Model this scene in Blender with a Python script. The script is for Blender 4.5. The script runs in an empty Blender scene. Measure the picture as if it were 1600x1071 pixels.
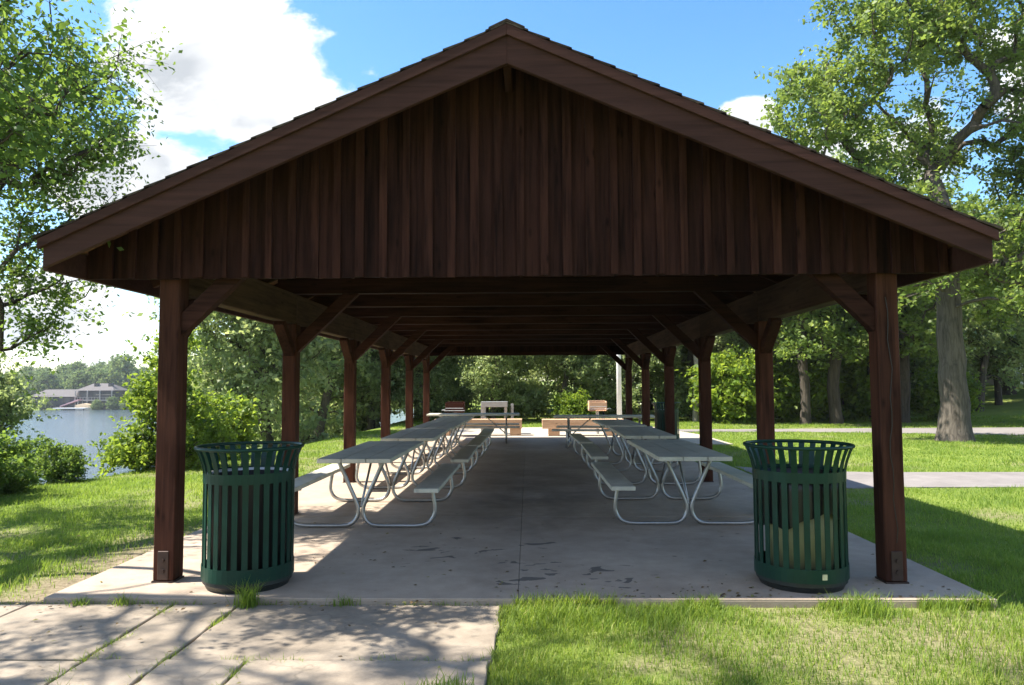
import bpy, math, random
import numpy as np
from mathutils import Vector, Matrix
random.seed(4); rng = np.random.default_rng(11)
S = bpy.context.scene; COL = S.collection
PI = math.pi; rad = math.radians
SUNK = (0.72, 0.05)            # horizontal travel of a shadow per metre of height

# ------------------------------------------------------------------ node helpers
def nd(nt, typ, ins=None, **props):
    n = nt.nodes.new(typ)
    for k, v in props.items(): setattr(n, k, v)
    for k, v in (ins or {}).items():
        if isinstance(v, bpy.types.NodeSocket): nt.links.new(v, n.inputs[k])
        else: n.inputs[k].default_value = v
    return n
def mth(nt, op, a, b=0.0, clamp=False):
    return nd(nt, 'ShaderNodeMath', {0: a, 1: b}, operation=op, use_clamp=clamp).outputs[0]
def mixc(nt, f, a, b, mode='MIX'):
    n = nd(nt, 'ShaderNodeMix', data_type='RGBA', blend_type=mode)
    for s, v in ((n.inputs[0], f), (n.inputs[6], a), (n.inputs[7], b)):
        if isinstance(v, bpy.types.NodeSocket): nt.links.new(v, s)
        else: s.default_value = v if not (isinstance(v, tuple) and len(v) == 3) else (*v, 1)
    return n.outputs[2]
def ramp(nt, fac, stops):
    n = nd(nt, 'ShaderNodeValToRGB', {0: fac}); e = n.color_ramp.elements
    while len(e) < len(stops): e.new(0.5)
    for i, (p, c) in enumerate(stops):
        e[i].position = p; e[i].color = (*c, 1) if len(c) == 3 else c
    return n.outputs[0]
def noise(nt, vec, scale, detail=5, rough=.55, dist=0.0):
    return nd(nt, 'ShaderNodeTexNoise', {'Vector': vec, 'Scale': scale, 'Detail': detail, 'Roughness': rough, 'Distortion': dist}).outputs[0]
def new_mat(name):
    m = bpy.data.materials.new(name); m.use_nodes = True
    nt = m.node_tree; p = nt.nodes['Principled BSDF']
    return m, nt, p
def objco(nt, scale=(1, 1, 1), off=None):
    tc = nd(nt, 'ShaderNodeTexCoord').outputs['Object']
    if off is not None: tc = nd(nt, 'ShaderNodeVectorMath', {0: tc, 1: off}, operation='ADD').outputs[0]
    return nd(nt, 'ShaderNodeMapping', {'Vector': tc, 'Scale': scale}).outputs[0]
def tint(nt): return nd(nt, 'ShaderNodeAttribute', attribute_name='tint').outputs['Fac']
def bump(nt, p, h, strength=.3, dist=.01):
    nt.links.new(nd(nt, 'ShaderNodeBump', {'Height': h, 'Strength': strength, 'Distance': dist}).outputs[0], p.inputs['Normal'])

def wood(name, c0, c1, axis, rough=.75, knots=True):
    m, nt, p = new_mat(name); t = tint(nt)
    off = nd(nt, 'ShaderNodeCombineXYZ', {0: mth(nt, 'MULTIPLY', t, 7.3), 1: mth(nt, 'MULTIPLY', t, 3.1), 2: mth(nt, 'MULTIPLY', t, 11.7)}).outputs[0]
    sc = [34, 34, 34]; sc[axis] = 1.6
    g = noise(nt, objco(nt, tuple(sc), off), 1.0, 6, .6, .4)
    sb = [5, 5, 5]; sb[axis] = 1.1
    b = noise(nt, objco(nt, tuple(sb), off), 1.0, 4, .6)
    f = mth(nt, 'ADD', mth(nt, 'MULTIPLY', g, .55), mth(nt, 'MULTIPLY', b, .45))
    col = ramp(nt, f, [(.36, c0), (.5, tuple(.45*a+.55*b for a, b in zip(c0, c1))), (.64, c1)])
    v = mth(nt, 'ADD', mth(nt, 'MULTIPLY', t, .9), .55)
    col = mixc(nt, 1.0, col, nd(nt, 'ShaderNodeCombineColor', {0: v, 1: v, 2: v}).outputs[0], 'MULTIPLY')
    if knots:
        sk = [9, 9, 9]; sk[axis] = 3.2
        k = nd(nt, 'ShaderNodeTexVoronoi', {'Vector': objco(nt, tuple(sk), off), 'Scale': 1.0}).outputs['Distance']
        col = mixc(nt, ramp(nt, k, [(.0, (.85,)*3), (.17, (0,)*3)]), col, (c0[0]*.35, c0[1]*.35, c0[2]*.35))
    nt.links.new(col, p.inputs['Base Color']); p.inputs['Roughness'].default_value = rough
    p.inputs['Specular IOR Level'].default_value = .07
    bump(nt, p, g, .5, .005)
    return m
def painted(name, col, rough=.4, metallic=0.0, var=.15, scale=6, bmp=0.0, dirt=None):
    m, nt, p = new_mat(name); co = objco(nt)
    n = noise(nt, co, scale, 6, .6); d = tuple(c*(1-var) for c in col); u = tuple(min(1, c*(1+var)) for c in col)
    c = ramp(nt, n, [(.3, d), (.7, u)])
    if dirt:
        n2 = noise(nt, co, scale*3.1, 8, .7, .5)
        c = mixc(nt, ramp(nt, n2, [(.55, (0,)*3), (.75, (.7,)*3)]), c, dirt)
    nt.links.new(c, p.inputs['Base Color']); p.inputs['Metallic'].default_value = metallic
    nt.links.new(mth(nt, 'ADD', mth(nt, 'MULTIPLY', n, .25), rough-.12), p.inputs['Roughness'])
    if bmp: bump(nt, p, noise(nt, co, scale*12, 4), bmp, .003)
    return m
def leafy(name, stops, trans, amount=.4, rough=.5):
    m, nt, p = new_mat(name); t = tint(nt)
    oi = nd(nt, 'ShaderNodeObjectInfo').outputs['Random']
    f = mth(nt, 'ADD', t, mth(nt, 'MULTIPLY', mth(nt, 'SUBTRACT', oi, .5), .25), True)
    col = ramp(nt, f, stops)
    nt.links.new(col, p.inputs['Base Color']); p.inputs['Roughness'].default_value = rough
    p.inputs['Specular IOR Level'].default_value = .25
    tr = nd(nt, 'ShaderNodeBsdfTranslucent', {'Color': mixc(nt, .6, mixc(nt, 1.0, col, (3.2, 3.0, 2.0, 1), 'MULTIPLY'), trans)})
    mx = nd(nt, 'ShaderNodeMixShader', {0: amount, 1: p.outputs[0], 2: tr.outputs[0]})
    nt.links.new(mx.outputs[0], nt.nodes['Material Output'].inputs['Surface'])
    return m

BR0, BR1 = (.013, .0055, .004), (.056, .023, .0165)
M = {}
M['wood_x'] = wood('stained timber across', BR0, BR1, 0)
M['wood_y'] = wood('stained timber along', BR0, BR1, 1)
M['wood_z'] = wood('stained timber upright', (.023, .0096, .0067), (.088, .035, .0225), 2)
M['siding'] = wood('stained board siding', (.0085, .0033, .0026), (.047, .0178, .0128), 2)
M['rake'] = wood('painted brown rake board', (.038, .0178, .0148), (.072, .033, .0272), 0, .6, False)
M['deck'] = wood('roof deck planks', (.1, .05, .028), (.24, .125, .07), 1)
M['plate'] = wood('bounce lit plate timber', (.035, .02, .014), (.1, .06, .042), 1)  # tone lifted and warmed to carry light bounced off the floor
M['planter'] = wood('pale bench timber', (.40, .25, .16), (.62, .42, .28), 0, .8)
M['cedar'] = wood('dark red grill paint', (.035, .013, .009), (.075, .027, .018), 0, .6)
M['plank'] = painted('weathered grey plank', (.58, .555, .46), .55, 0.0, .18, 3.5, .15, (.25, .24, .2))
M['galv'] = painted('galvanised pipe', (.40, .40, .39), .38, .85, .12, 14)
M['steel'] = painted('grey metal', (.42, .43, .43), .45, .4, .1, 8)
M['darksteel'] = painted('dark bracket metal', (.05, .028, .02), .6, .3, .3, 20)
M['green'] = painted('dark green enamel', (.0025, .03, .0195), .38, 0.0, .2, 7, .05, (.008, .035, .026)); M['green'].node_tree.nodes['Principled BSDF'].inputs['Specular IOR Level'].default_value = .28
M['black'] = painted('black plastic', (.012, .012, .013), .45, 0.0, .3, 9)
M['base'] = painted('black base metal', (.012, .016, .015), .5)
M['cream'] = painted('cream plastic liner', (.3, .3, .16), .55)
M['bag'] = painted('black bin bag', (.008, .008, .009), .32, 0, .3, 14, .6)
M['label'] = painted('faded sticker', (.55, .5, .3), .6, 0, .4, 40)
M['white'] = painted('white paint', (.75, .75, .73), .5)
M['offwhite'] = painted('weathered white trim', (.3, .29, .28), .7)
M['dockwood'] = painted('pale dock boards', (.5, .48, .44), .8)
M['roofgrey'] = painted('grey brown shingle roof', (.1, .09, .088), .9, 0, .2, 1.2)
M['housewall'] = painted('pale tan house wall', (.27, .24, .2), .8, 0, .12, 1)
M['darkwall'] = painted('dark house wall', (.045, .043, .045), .7, 0, .2, 1)
M['glass'] = painted('dark window glass', (.03, .04, .05), .12, 0, .2, .6)
M['pink'] = painted('faded pink canvas', (.45, .27, .3), .7)
M['tan'] = painted('tan canvas', (.55, .42, .27), .7)
M['shinglewood'] = wood('weathered roof shingles', (.03, .024, .02), (.075, .058, .045), 1, .9, False)

def bark_mat(name, c0, c1):
    m, nt, p = new_mat(name)
    n = noise(nt, objco(nt, (9, 9, 1.6)), 1.0, 8, .65, .6)
    wv = nd(nt, 'ShaderNodeVectorMath', {0: objco(nt, (11, 11, 1.1)), 1: nd(nt, 'ShaderNodeTexNoise', {'Vector': objco(nt, (5, 5, 3)), 'Scale': 1.0, 'Detail': 5.0}).outputs[1]}, operation='ADD').outputs[0]
    v = nd(nt, 'ShaderNodeTexVoronoi', {'Vector': wv, 'Scale': 1.0, 'Randomness': 1.0}, feature='DISTANCE_TO_EDGE').outputs['Distance']
    f = mth(nt, 'ADD', mth(nt, 'MULTIPLY', n, .8), mth(nt, 'MULTIPLY', ramp(nt, v, [(0, (0,)*3), (.16, (1,)*3)]), .16))
    nt.links.new(ramp(nt, f, [(.2, c0), (.62, c1)]), p.inputs['Base Color'])
    p.inputs['Roughness'].default_value = .95; p.inputs['Specular IOR Level'].default_value = .1
    bump(nt, p, f, .9, .03)
    return m
M['bark'] = bark_mat('oak bark', (.028, .024, .02), (.125, .108, .09))
M['bark_dark'] = bark_mat('dark bark', (.022, .019, .016), (.085, .072, .058))
M['bark_pale'] = bark_mat('pale bark', (.1, .088, .07), (.3, .27, .22))
M['leaf_oak'] = leafy('oak leaves', [(0, (.045, .08, .018)), (.5, (.1, .155, .035)), (1, (.2, .25, .07))], (.36, .46, .08), .4)
M['leaf_near'] = leafy('near tree leaves', [(0, (.032, .065, .02)), (.5, (.07, .13, .032)), (1, (.15, .21, .045))], (.34, .46, .06), .42)
M['leaf_wood'] = leafy('woodland leaves', [(0, (.06, .09, .036)), (.5, (.16, .215, .085)), (1, (.34, .38, .19))], (.42, .5, .2), .42, .36)
M['leaf_bright'] = leafy('young bright leaves', [(0, (.05, .1, .012)), (.5, (.105, .17, .022)), (1, (.19, .25, .035))], (.42, .52, .06), .42)
M['leaf_far'] = leafy('far shore leaves', [(0, (.085, .13, .05)), (.5, (.15, .21, .075)), (1, (.23, .28, .1))], (.2, .28, .1), .25, .8)
M['grass'] = leafy('lawn grass', [(0, (.05, .1, .016)), (.45, (.135, .2, .03)), (.8, (.25, .29, .055)), (1, (.42, .37, .15))], (.36, .52, .06), .38, .55)

def concrete(name, c0, c1, stains=False, path=False):
    m, nt, p = new_mat(name); co = objco(nt); t = tint(nt)
    big = noise(nt, co, .9, 6, .6, .3); mid = noise(nt, co, 5.5, 8, .65); fine = noise(nt, co, 90, 4, .7)
    f = mth(nt, 'ADD', mth(nt, 'MULTIPLY', big, .5), mth(nt, 'ADD', mth(nt, 'MULTIPLY', mid, .35), mth(nt, 'MULTIPLY', fine, .22)))
    col = ramp(nt, f, [(.36, c0), (.66, c1)])
    v = mth(nt, 'ADD', mth(nt, 'MULTIPLY', t, .22), .89)
    col = mixc(nt, 1.0, col, nd(nt, 'ShaderNodeCombineColor', {0: v, 1: v, 2: v}).outputs[0], 'MULTIPLY')
    if stains:
        sep = nd(nt, 'ShaderNodeSeparateXYZ', {0: nd(nt, 'ShaderNodeTexCoord').outputs['Object']})
        def gauss(cx, cy, rx, ry):
            a = mth(nt, 'DIVIDE', mth(nt, 'SUBTRACT', sep.outputs[0], cx), rx); b = mth(nt, 'DIVIDE', mth(nt, 'SUBTRACT', sep.outputs[1], cy), ry)
            return mth(nt, 'MAXIMUM', mth(nt, 'SUBTRACT', 1.0, mth(nt, 'ADD', mth(nt, 'MULTIPLY', a, a), mth(nt, 'MULTIPLY', b, b))), 0.0)
        # wide grime of the trodden aisle and a few wet blots
        g = mth(nt, 'MULTIPLY', gauss(.1, 10.2, 1.15, 3.6), ramp(nt, noise(nt, co, 1.6, 5, .6, .6), [(.32, (0,)*3), (.6, (1,)*3)]))
        col = mixc(nt, mth(nt, 'MULTIPLY', g, .55), col, (.1, .08, .064))
        sp = noise(nt, objco(nt, (3.2, 5.5, 1)), 1.0, 4, .5, .9)
        area = mth(nt, 'MAXIMUM', gauss(.35, 6.05, .95, .75), mth(nt, 'MULTIPLY', gauss(-.6, 6.9, 1.6, .9), .75))
        b = mth(nt, 'MULTIPLY', mth(nt, 'GREATER_THAN', mth(nt, 'ADD', sp, mth(nt, 'MULTIPLY', area, .17)), .735), mth(nt, 'GREATER_THAN', area, .01))
        col = mixc(nt, mth(nt, 'MULTIPLY', b, .75), col, (.06, .055, .052))
        dots = nd(nt, 'ShaderNodeTexVoronoi', {'Vector': objco(nt, (2.6, 3.6, 1)), 'Scale': 1.0, 'Randomness': 1.0}).outputs['Distance']
        col = mixc(nt, ramp(nt, dots, [(.035, (.7,)*3), (.07, (0,)*3)]), col, (.05, .045, .04))
    if path:
        cr = nd(nt, 'ShaderNodeTexVoronoi', {'Vector': nd(nt, 'ShaderNodeVectorMath', {0: co, 1: nd(nt, 'ShaderNodeTexNoise', {'Vector': co, 'Scale': 3.0, 'Detail': 4.0}).outputs[1]}, operation='ADD').outputs[0], 'Scale': .3}, feature='DISTANCE_TO_EDGE').outputs['Distance']
        col = mixc(nt, ramp(nt, cr, [(.0, (.35,)*3), (.006, (0,)*3)]), col, (.07, .06, .045))
        dk = noise(nt, co, 2.3, 7, .7, .4)
        col = mixc(nt, ramp(nt, dk, [(.5, (0,)*3), (.72, (.55,)*3)]), col, (.16, .135, .1))
    nt.links.new(col, p.inputs['Base Color']); p.inputs['Roughness'].default_value = .85
    p.inputs['Specular IOR Level'].default_value = .3
    bump(nt, p, mth(nt, 'ADD', fine, mth(nt, 'MULTIPLY', mid, 1.6)), .35, .006)
    return m
M['slab'] = concrete('pavilion concrete', (.275, .212, .16), (.46, .37, .285), True)
M['walk'] = concrete('old walkway concrete', (.175, .143, .108), (.36, .3, .232), False, True)
M['patio'] = concrete('sunny patio concrete', (.32, .275, .22), (.44, .385, .31))
M['gravel'] = concrete('fine pale asphalt', (.15, .135, .128), (.25, .226, .212))

def ground_mat():
    m, nt, p = new_mat('lawn soil'); co = objco(nt); d = tint(nt)
    n = noise(nt, co, .6, 8, .65); f = noise(nt, co, 22, 6, .7)
    g = ramp(nt, mth(nt, 'ADD', mth(nt, 'MULTIPLY', n, .6), mth(nt, 'MULTIPLY', f, .4)), [(.3, (.09, .14, .025)), (.55, (.17, .22, .045)), (.75, (.27, .29, .09))])
    s = ramp(nt, f, [(.3, (.12, .095, .06)), (.7, (.33, .27, .19))])
    nt.links.new(mixc(nt, d, g, s), p.inputs['Base Color']); p.inputs['Roughness'].default_value = 1
    p.inputs['Specular IOR Level'].default_value = .05
    bump(nt, p, f, .8, .03)
    return m
M['ground'] = ground_mat()
def water_mat():
    m, nt, p = new_mat('lake water'); co = objco(nt, (1, 2.6, 1))
    p.inputs['Base Color'].default_value = (.05, .075, .09, 1); p.inputs['Roughness'].default_value = .12
    p.inputs['IOR'].default_value = 1.33
    h = mth(nt, 'ADD', noise(nt, co, 1.3, 5, .6), mth(nt, 'MULTIPLY', noise(nt, co, .22, 3), 1.5))
    bump(nt, p, h, .35, .25)
    return m
M['water'] = water_mat()

# ------------------------------------------------------------------ mesh helpers
class MB:
    def __init__(s): s.v = []; s.f = []; s.t = []; s.cur = .5
    def add(s, vs, fs):
        b = len(s.v); s.v += [tuple(v) for v in vs]; s.t += [s.cur]*len(vs); s.f += [tuple(b+i for i in f) for f in fs]
    def box(s, x0, x1, y0, y1, z0, z1):
        s.add([(x0,y0,z0),(x1,y0,z0),(x1,y1,z0),(x0,y1,z0),(x0,y0,z1),(x1,y0,z1),(x1,y1,z1),(x0,y1,z1)],
              [(0,3,2,1),(4,5,6,7),(0,1,5,4),(1,2,6,5),(2,3,7,6),(3,0,4,7)])
    def beam(s, p0, p1, w, h, up=(0,0,1)):
        p0, p1 = Vector(p0), Vector(p1); d = (p1-p0).normalized(); r = d.cross(Vector(up)).normalized(); u = r.cross(d)
        vs = [p + r*a*w/2 + u*b*h/2 for p in (p0, p1) for a, b in ((-1,-1),(1,-1),(1,1),(-1,1))]
        s.add(vs, [(3,2,1,0),(4,5,6,7),(0,1,5,4),(1,2,6,5),(2,3,7,6),(3,0,4,7)])
    def prism(s, poly, y0, y1):          # polygon in XZ, extruded along Y
        n = len(poly); vs = [(x, y0, z) for x, z in poly] + [(x, y1, z) for x, z in poly]
        s.add(vs, [tuple(range(n)), tuple(range(2*n-1, n-1, -1))] + [(i, i+n, (i+1) % n+n, (i+1) % n) for i in range(n)])
    def flat(s, poly, z0, z1):           # polygon in XY, extruded along Z
        n = len(poly); vs = [(x, y, z0) for x, y in poly] + [(x, y, z1) for x, y in poly]
        s.add(vs, [tuple(range(n-1, -1, -1)), tuple(range(n, 2*n))] + [(i, (i+1) % n, (i+1) % n+n, i+n) for i in range(n)])
    def tube(s, pts, r, n=10, cap=True):
        pts = [Vector(p) for p in pts]; rs = r if isinstance(r, (list, tuple)) else [r]*len(pts)
        t0 = (pts[1]-pts[0]).normalized(); u = t0.orthogonal().normalized(); vs = []
        for i, p in enumerate(pts):
            t = (pts[min(i+1, len(pts)-1)]-pts[max(i-1, 0)]).normalized()
            u = (u - t*u.dot(t)).normalized(); w = t.cross(u)
            vs += [p + (u*math.cos(a)+w*math.sin(a))*rs[i] for a in (2*PI*k/n for k in range(n))]
        fs = [(i*n+k, i*n+(k+1) % n, (i+1)*n+(k+1) % n, (i+1)*n+k) for i in range(len(pts)-1) for k in range(n)]
        if cap: fs += [tuple(range(n-1, -1, -1)), tuple(range((len(pts)-1)*n, len(pts)*n))]
        s.add(vs, fs)
    def lathe(s, prof, n=32, cx=0, cy=0):
        vs = [(cx+r*math.cos(2*PI*k/n), cy+r*math.sin(2*PI*k/n), z) for r, z in prof for k in range(n)]
        s.add(vs, [(i*n+k, i*n+(k+1) % n, (i+1)*n+(k+1) % n, (i+1)*n+k) for i in range(len(prof)-1) for k in range(n)])
    def build(s, name, mat, parent=None, bevel=0, smooth=False, loc=(0,0,0)):
        me = bpy.data.meshes.new(name); me.from_pydata(s.v, [], s.f)
        a = me.attributes.new('tint', 'FLOAT', 'POINT'); a.data.foreach_set('value', s.t)
        me.materials.append(mat)
        if smooth: me.polygons.foreach_set('use_smooth', [True]*len(me.polygons))
        me.update()
        o = bpy.data.objects.new(name, me); COL.objects.link(o); o.location = loc
        if parent: o.parent = parent
        if bevel:
            b = o.modifiers.new('bevel', 'BEVEL'); b.width = bevel; b.segments = 1; b.limit_method = 'ANGLE'
        return o
def rt(lo=.25, hi=.75): return random.uniform(lo, hi)
def empty(name, loc=(0,0,0), rz=0, sxy=1):
    o = bpy.data.objects.new(name, None); COL.objects.link(o); o.location = loc; o.rotation_euler = (0, 0, rz); o.empty_display_size = .2; o.scale = (sxy, sxy, 1)
    return o
def tag(o, label=None, cat=None, group=None, kind=None):
    for k, v in (('label', label), ('category', cat), ('group', group), ('kind', kind)):
        if v: o[k] = v
    return o
def copy_tree(o, parent=None):
    c = o.copy(); COL.objects.link(c)
    if parent: c.parent = parent
    for ch in list(o.children): copy_tree(ch, c)
    return c
def np_mesh(name, V, faces, t=None, smooth=False, mat=None):
    me = bpy.data.meshes.new(name); V = np.asarray(V, np.float32)
    me.vertices.add(len(V)); me.vertices.foreach_set('co', V.ravel())
    starts = []; loops = []; k = 0
    for F in faces:
        F = np.asarray(F, np.int32)
        if len(F) == 0: continue
        starts.append(k + np.arange(len(F))*F.shape[1]); loops.append(F.ravel()); k += F.size
    loops = np.concatenate(loops); starts = np.concatenate(starts)
    me.loops.add(len(loops)); me.loops.foreach_set('vertex_index', loops)
    me.polygons.add(len(starts)); me.polygons.foreach_set('loop_start', starts.astype(np.int32))
    if smooth: me.polygons.foreach_set('use_smooth', np.ones(len(starts), bool))
    if t is not None:
        a = me.attributes.new('tint', 'FLOAT', 'POINT'); a.data.foreach_set('value', np.asarray(t, np.float32))
    me.update(calc_edges=True); me.validate()
    if mat: me.materials.append(mat)
    return me
def link(name, me, parent=None):
    o = bpy.data.objects.new(name, me); COL.objects.link(o)
    if parent: o.parent = parent
    return o
LAT = np.random.default_rng(5).random((256, 256))
def vnoise(x, y):
    xi = np.floor(x).astype(int); yi = np.floor(y).astype(int); fx = x-xi; fy = y-yi
    fx = fx*fx*(3-2*fx); fy = fy*fy*(3-2*fy); g = lambda a, b: LAT[a % 256, b % 256]
    return (g(xi, yi)*(1-fx)+g(xi+1, yi)*fx)*(1-fy)+(g(xi, yi+1)*(1-fx)+g(xi+1, yi+1)*fx)*fy
def fbm(x, y, o=4): return sum(vnoise(x*2**i+17*i, y*2**i+31*i)*.5**i for i in range(o))/sum(.5**i for i in range(o))
def sstep(a, b, x): t = np.clip((x-a)/(b-a), 0, 1); return t*t*(3-2*t)

# ------------------------------------------------------------------ terrain
LAKE = -5.8; G0 = -.06
def edge(y): return np.interp(y, [-50, 5, 10, 12, 13, 18, 20, 30, 60], [-8, -7.6, -7.3, -7.1, -6.7, -5.6, -5.05, -4.8, -4.8])
def height(x, y):
    z = G0 + 0*x
    z = z - (6.9)*sstep(0, 14, edge(y)-x-.2)
    z = z + 1.5*sstep(15, 34, x)*sstep(27, 48, y)
    far = -6.9 + 2.0*sstep(236, 244, y + 6*np.sin(x*.06)) + 9*sstep(244, 420, y)
    z = np.where(y > 150, np.maximum(z, far), z)
    return z
PATH = [(3.9, 11.15), (6, 11.3), (12, 11.2), (20, 11.3), (30, 11.4), (30, 13.5), (20, 13.3), (12, 13.15), (6, 13.2), (4.6, 13.5), (3.9, 14.2)]
ROAD = [(3.7, 24.6), (9, 24.4), (14, 22.9), (19, 20.4), (26, 18.2), (40, 15.5), (40, 24), (26, 25.8), (19, 26.4), (13, 26.3), (8, 25.9), (3.7, 25.9)]
PATIO = [(-3.9, 21.62), (3.6, 21.62), (4.4, 19.3), (5.3, 19.3), (5.3, 23), (4.6, 27.2), (-3.9, 27.2)]
def inpoly(x, y, poly):
    r = np.zeros(x.shape, bool); n = len(poly)
    for i in range(n):
        (x0, y0), (x1, y1) = poly[i], poly[(i+1) % n]
        c = ((y0 > y) != (y1 > y)) & (x < (x1-x0)*(y-y0)/((y1-y0) or 1e-9)+x0); r ^= c
    return r
def bare(x, y):
    """0 = full turf, 1 = bare soil"""
    n = fbm(x*.9+3, y*.9, 5); n2 = fbm(x*2.7, y*2.7+9, 4)
    b = sstep(.56, .72, n)*.55
    d = np.maximum(-3.44-x, 0)                       # worn strip beside the slab on the left
    b = np.maximum(b, np.where((x < -3.3) & (y < 9.5) & (y > 4.4), (1-sstep(.15, 1.15, d+.9*(n2-.5)))*(1-sstep(7.2, 9.2, y)), 0))
    fr = (y < 5.35) & (x > -.3)
    b = np.where(fr, np.maximum(b, sstep(.5, .63, n2*.6+n*.4)*.7), b)
    b = np.where(fr & (x > 1.5), np.maximum(b, (1-sstep(.02, .16, 5.28-y))*sstep(.4, .55, n2)), b)
    return np.clip(b, 0, 1)
gx = np.concatenate([[-900, -500, -300, -220], np.arange(-180, -34, 5), np.arange(-34, -12, 1.2), np.arange(-12, 22, .3), np.arange(22, 60, 2), [70, 100, 160, 300, 600, 900]])
gy = np.concatenate([[-400, -100, -30, -10], np.arange(-5, 2, .8), np.arange(2, 10, .2), np.arange(10, 34, .5), np.arange(34, 70, 3), np.arange(70, 230, 16), np.arange(230, 260, 2.5), np.arange(260, 440, 15), [500, 700, 1200, 2000]])
X, Y = np.meshgrid(gx, gy); Z = height(X, Y)
nx = len(gx); idx = np.arange(X.size).reshape(X.shape)
F = np.stack([idx[:-1, :-1], idx[:-1, 1:], idx[1:, 1:], idx[1:, :-1]], -1).reshape(-1, 4)
dirtv = bare(X, Y); dirtv[(Y > 30)] *= .3
tag(link('ground', np_mesh('ground', np.stack([X, Y, Z], -1).reshape(-1, 3), [F], dirtv.ravel(), True, M['ground'])), kind='structure')
w = MB(); w.add([(-900, -120, LAKE), (-9, -120, LAKE), (-9, 330, LAKE), (-900, 330, LAKE)], [(0, 1, 2, 3)])
tag(w.build('water', M['water']), kind='structure')

# pavilion floor with saw cut joints
b = MB(); xs = [-3.48, -.08, 3.26]; ys = [5.29, 8.55, 11.8, 15.05, 18.3, 21.6]
for i in range(2):
    for j in range(5):
        b.cur = rt(.3, .7); b.box(xs[i]+.0015, xs[i+1]-.0015, ys[j]+.0015, ys[j+1]-.0015, -.03, 0)
b.cur = .1; b.box(-3.48, 3.26, 5.29, 21.6, -.35, -.012)
tag(b.build('floor', M['slab'], bevel=.004), kind='structure')
b = MB()
def paver(x0, x1, y0, y1):
    b.cur = rt(.2, .8); j = lambda: random.uniform(-.012, .012); dz = random.uniform(-.008, .008)
    a, c, d, e = x0+.009, x1-.009, y0+.009, y1-.009; j = lambda: random.gauss(0, .006); ts = [k/7 for k in range(7)]
    b.flat([(a+(c-a)*t, d+j()) for t in ts]+[(c+j(), d+(e-d)*t) for t in ts]+[(c+(a-c)*t, e+j()) for t in ts]+[(a+j(), e+(d-e)*t) for t in ts], -.2, -.03+dz)
for x0, x1 in ((-5.3, -3.55), (-3.55, -2.52), (-2.52, -2.05), (-2.05, -.2)): paver(x0, x1, 4.2, 5.26)
for x0, x1 in ((-5.6, -4.0), (-4.0, -2.5), (-2.5, -2.05), (-2.05, -1.58), (-1.58, -.22)): paver(x0, x1, 3.62, 4.2)
tag(b.build('path', M['walk'], bevel=.006), kind='structure')
for nm, poly, mt, z in (('footpath', PATH, 'gravel', -.045), ('road', ROAD, 'gravel', -.04), ('patio', PATIO, 'patio', -.03)):
    b = MB(); b.flat(poly, -.3, z); tag(b.build(nm, M[mt]), kind='structure')

# ------------------------------------------------------------------ grass blades
def scatter(x0, x1, y0, y1, dens): 
    n = int((x1-x0)*(y1-y0)*dens); return rng.uniform(x0, x1, n), rng.uniform(y0, y1, n)
def blades(regions, fine):
    px, py, hh, ww = [], [], [], []
    for (x0, x1, y0, y1, d, h, wd) in regions:
        x, y = scatter(x0, x1, y0, y1, d)
        keep = (x > -.76*y-2.4) & (x < .72*y+2.6)
        keep &= ~((x > -3.5) & (x < 3.28) & (y > 5.27) & (y < 21.6))
        keep &= ~((x > -5.5) & (x < -.22) & (y > 3.62) & (y < 5.27))
        for P in (PATH, ROAD, PATIO): keep &= ~inpoly(x, y, P)
        keep &= rng.random(len(x)) > bare(x, y)*.93
        x, y = x[keep], y[keep]; cl = fbm(x*2.2, y*2.2+40, 3)
        px.append(x); py.append(y); hh.append(h*.74*(.25+2.2*cl*cl)*rng.uniform(.5, 1.4, len(x))); ww.append(wd*rng.uniform(.7, 1.3, len(x)))
    return map(np.concatenate, (px, py, hh, ww))
def blade_mesh(name, x, y, z, h, w, fine, tnt, lean=.95):
    n = len(x); a = rng.uniform(0, 2*PI, n); l = rng.uniform(.1, lean, n)*h; dx, dy = np.cos(a), np.sin(a); sx, sy = -dy*w/2, dx*w/2
    P = np.stack([x, y, z], -1); side = np.stack([sx, sy, 0*x], -1); up = np.stack([0*x, 0*x, h], -1); ln = np.stack([dx*l, dy*l, 0*x], -1)
    if fine:
        V = np.stack([P-side, P+side, P+side*.75+up*.55+ln*.35, P-side*.75+up*.55+ln*.35, P+up*.97+ln*1.1], 1).reshape(-1, 3); k = np.arange(n)*5
        Fs = [np.stack([k, k+1, k+2, k+3], -1), np.stack([k+3, k+2, k+4], -1)]; T = np.repeat(tnt, 5)
    else:
        V = np.stack([P-side, P+side, P+up+ln], 1).reshape(-1, 3); k = np.arange(n)*3; Fs = [np.stack([k, k+1, k+2], -1)]; T = np.repeat(tnt, 3)
    return np_mesh(name, V, Fs, T, False, M['grass'])
def gtint(x, y): 
    dry = sstep(.5, .7, fbm(x*.7+60, y*.7, 4))
    return np.clip(.22 + .4*fbm(x*1.3, y*1.3+8, 4) + rng.normal(0, .1, len(x)) + dry*.22 + .35*(rng.random(len(x)) < .05), 0, 1)
x, y, h, ww = blades([(-.22, 6.4, 3.0, 5.3, 6500, .06, .005), (-6.4, -.2, 3.0, 3.64, 5200, .08, .0055), (-9, -3.45, 3.6, 7.6, 3200, .06, .006), (3.2, 7.5, 3.6, 8, 3200, .06, .006)], True)
x2, y2 = [], []                                     # tufts in the joints of the walkway
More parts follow.
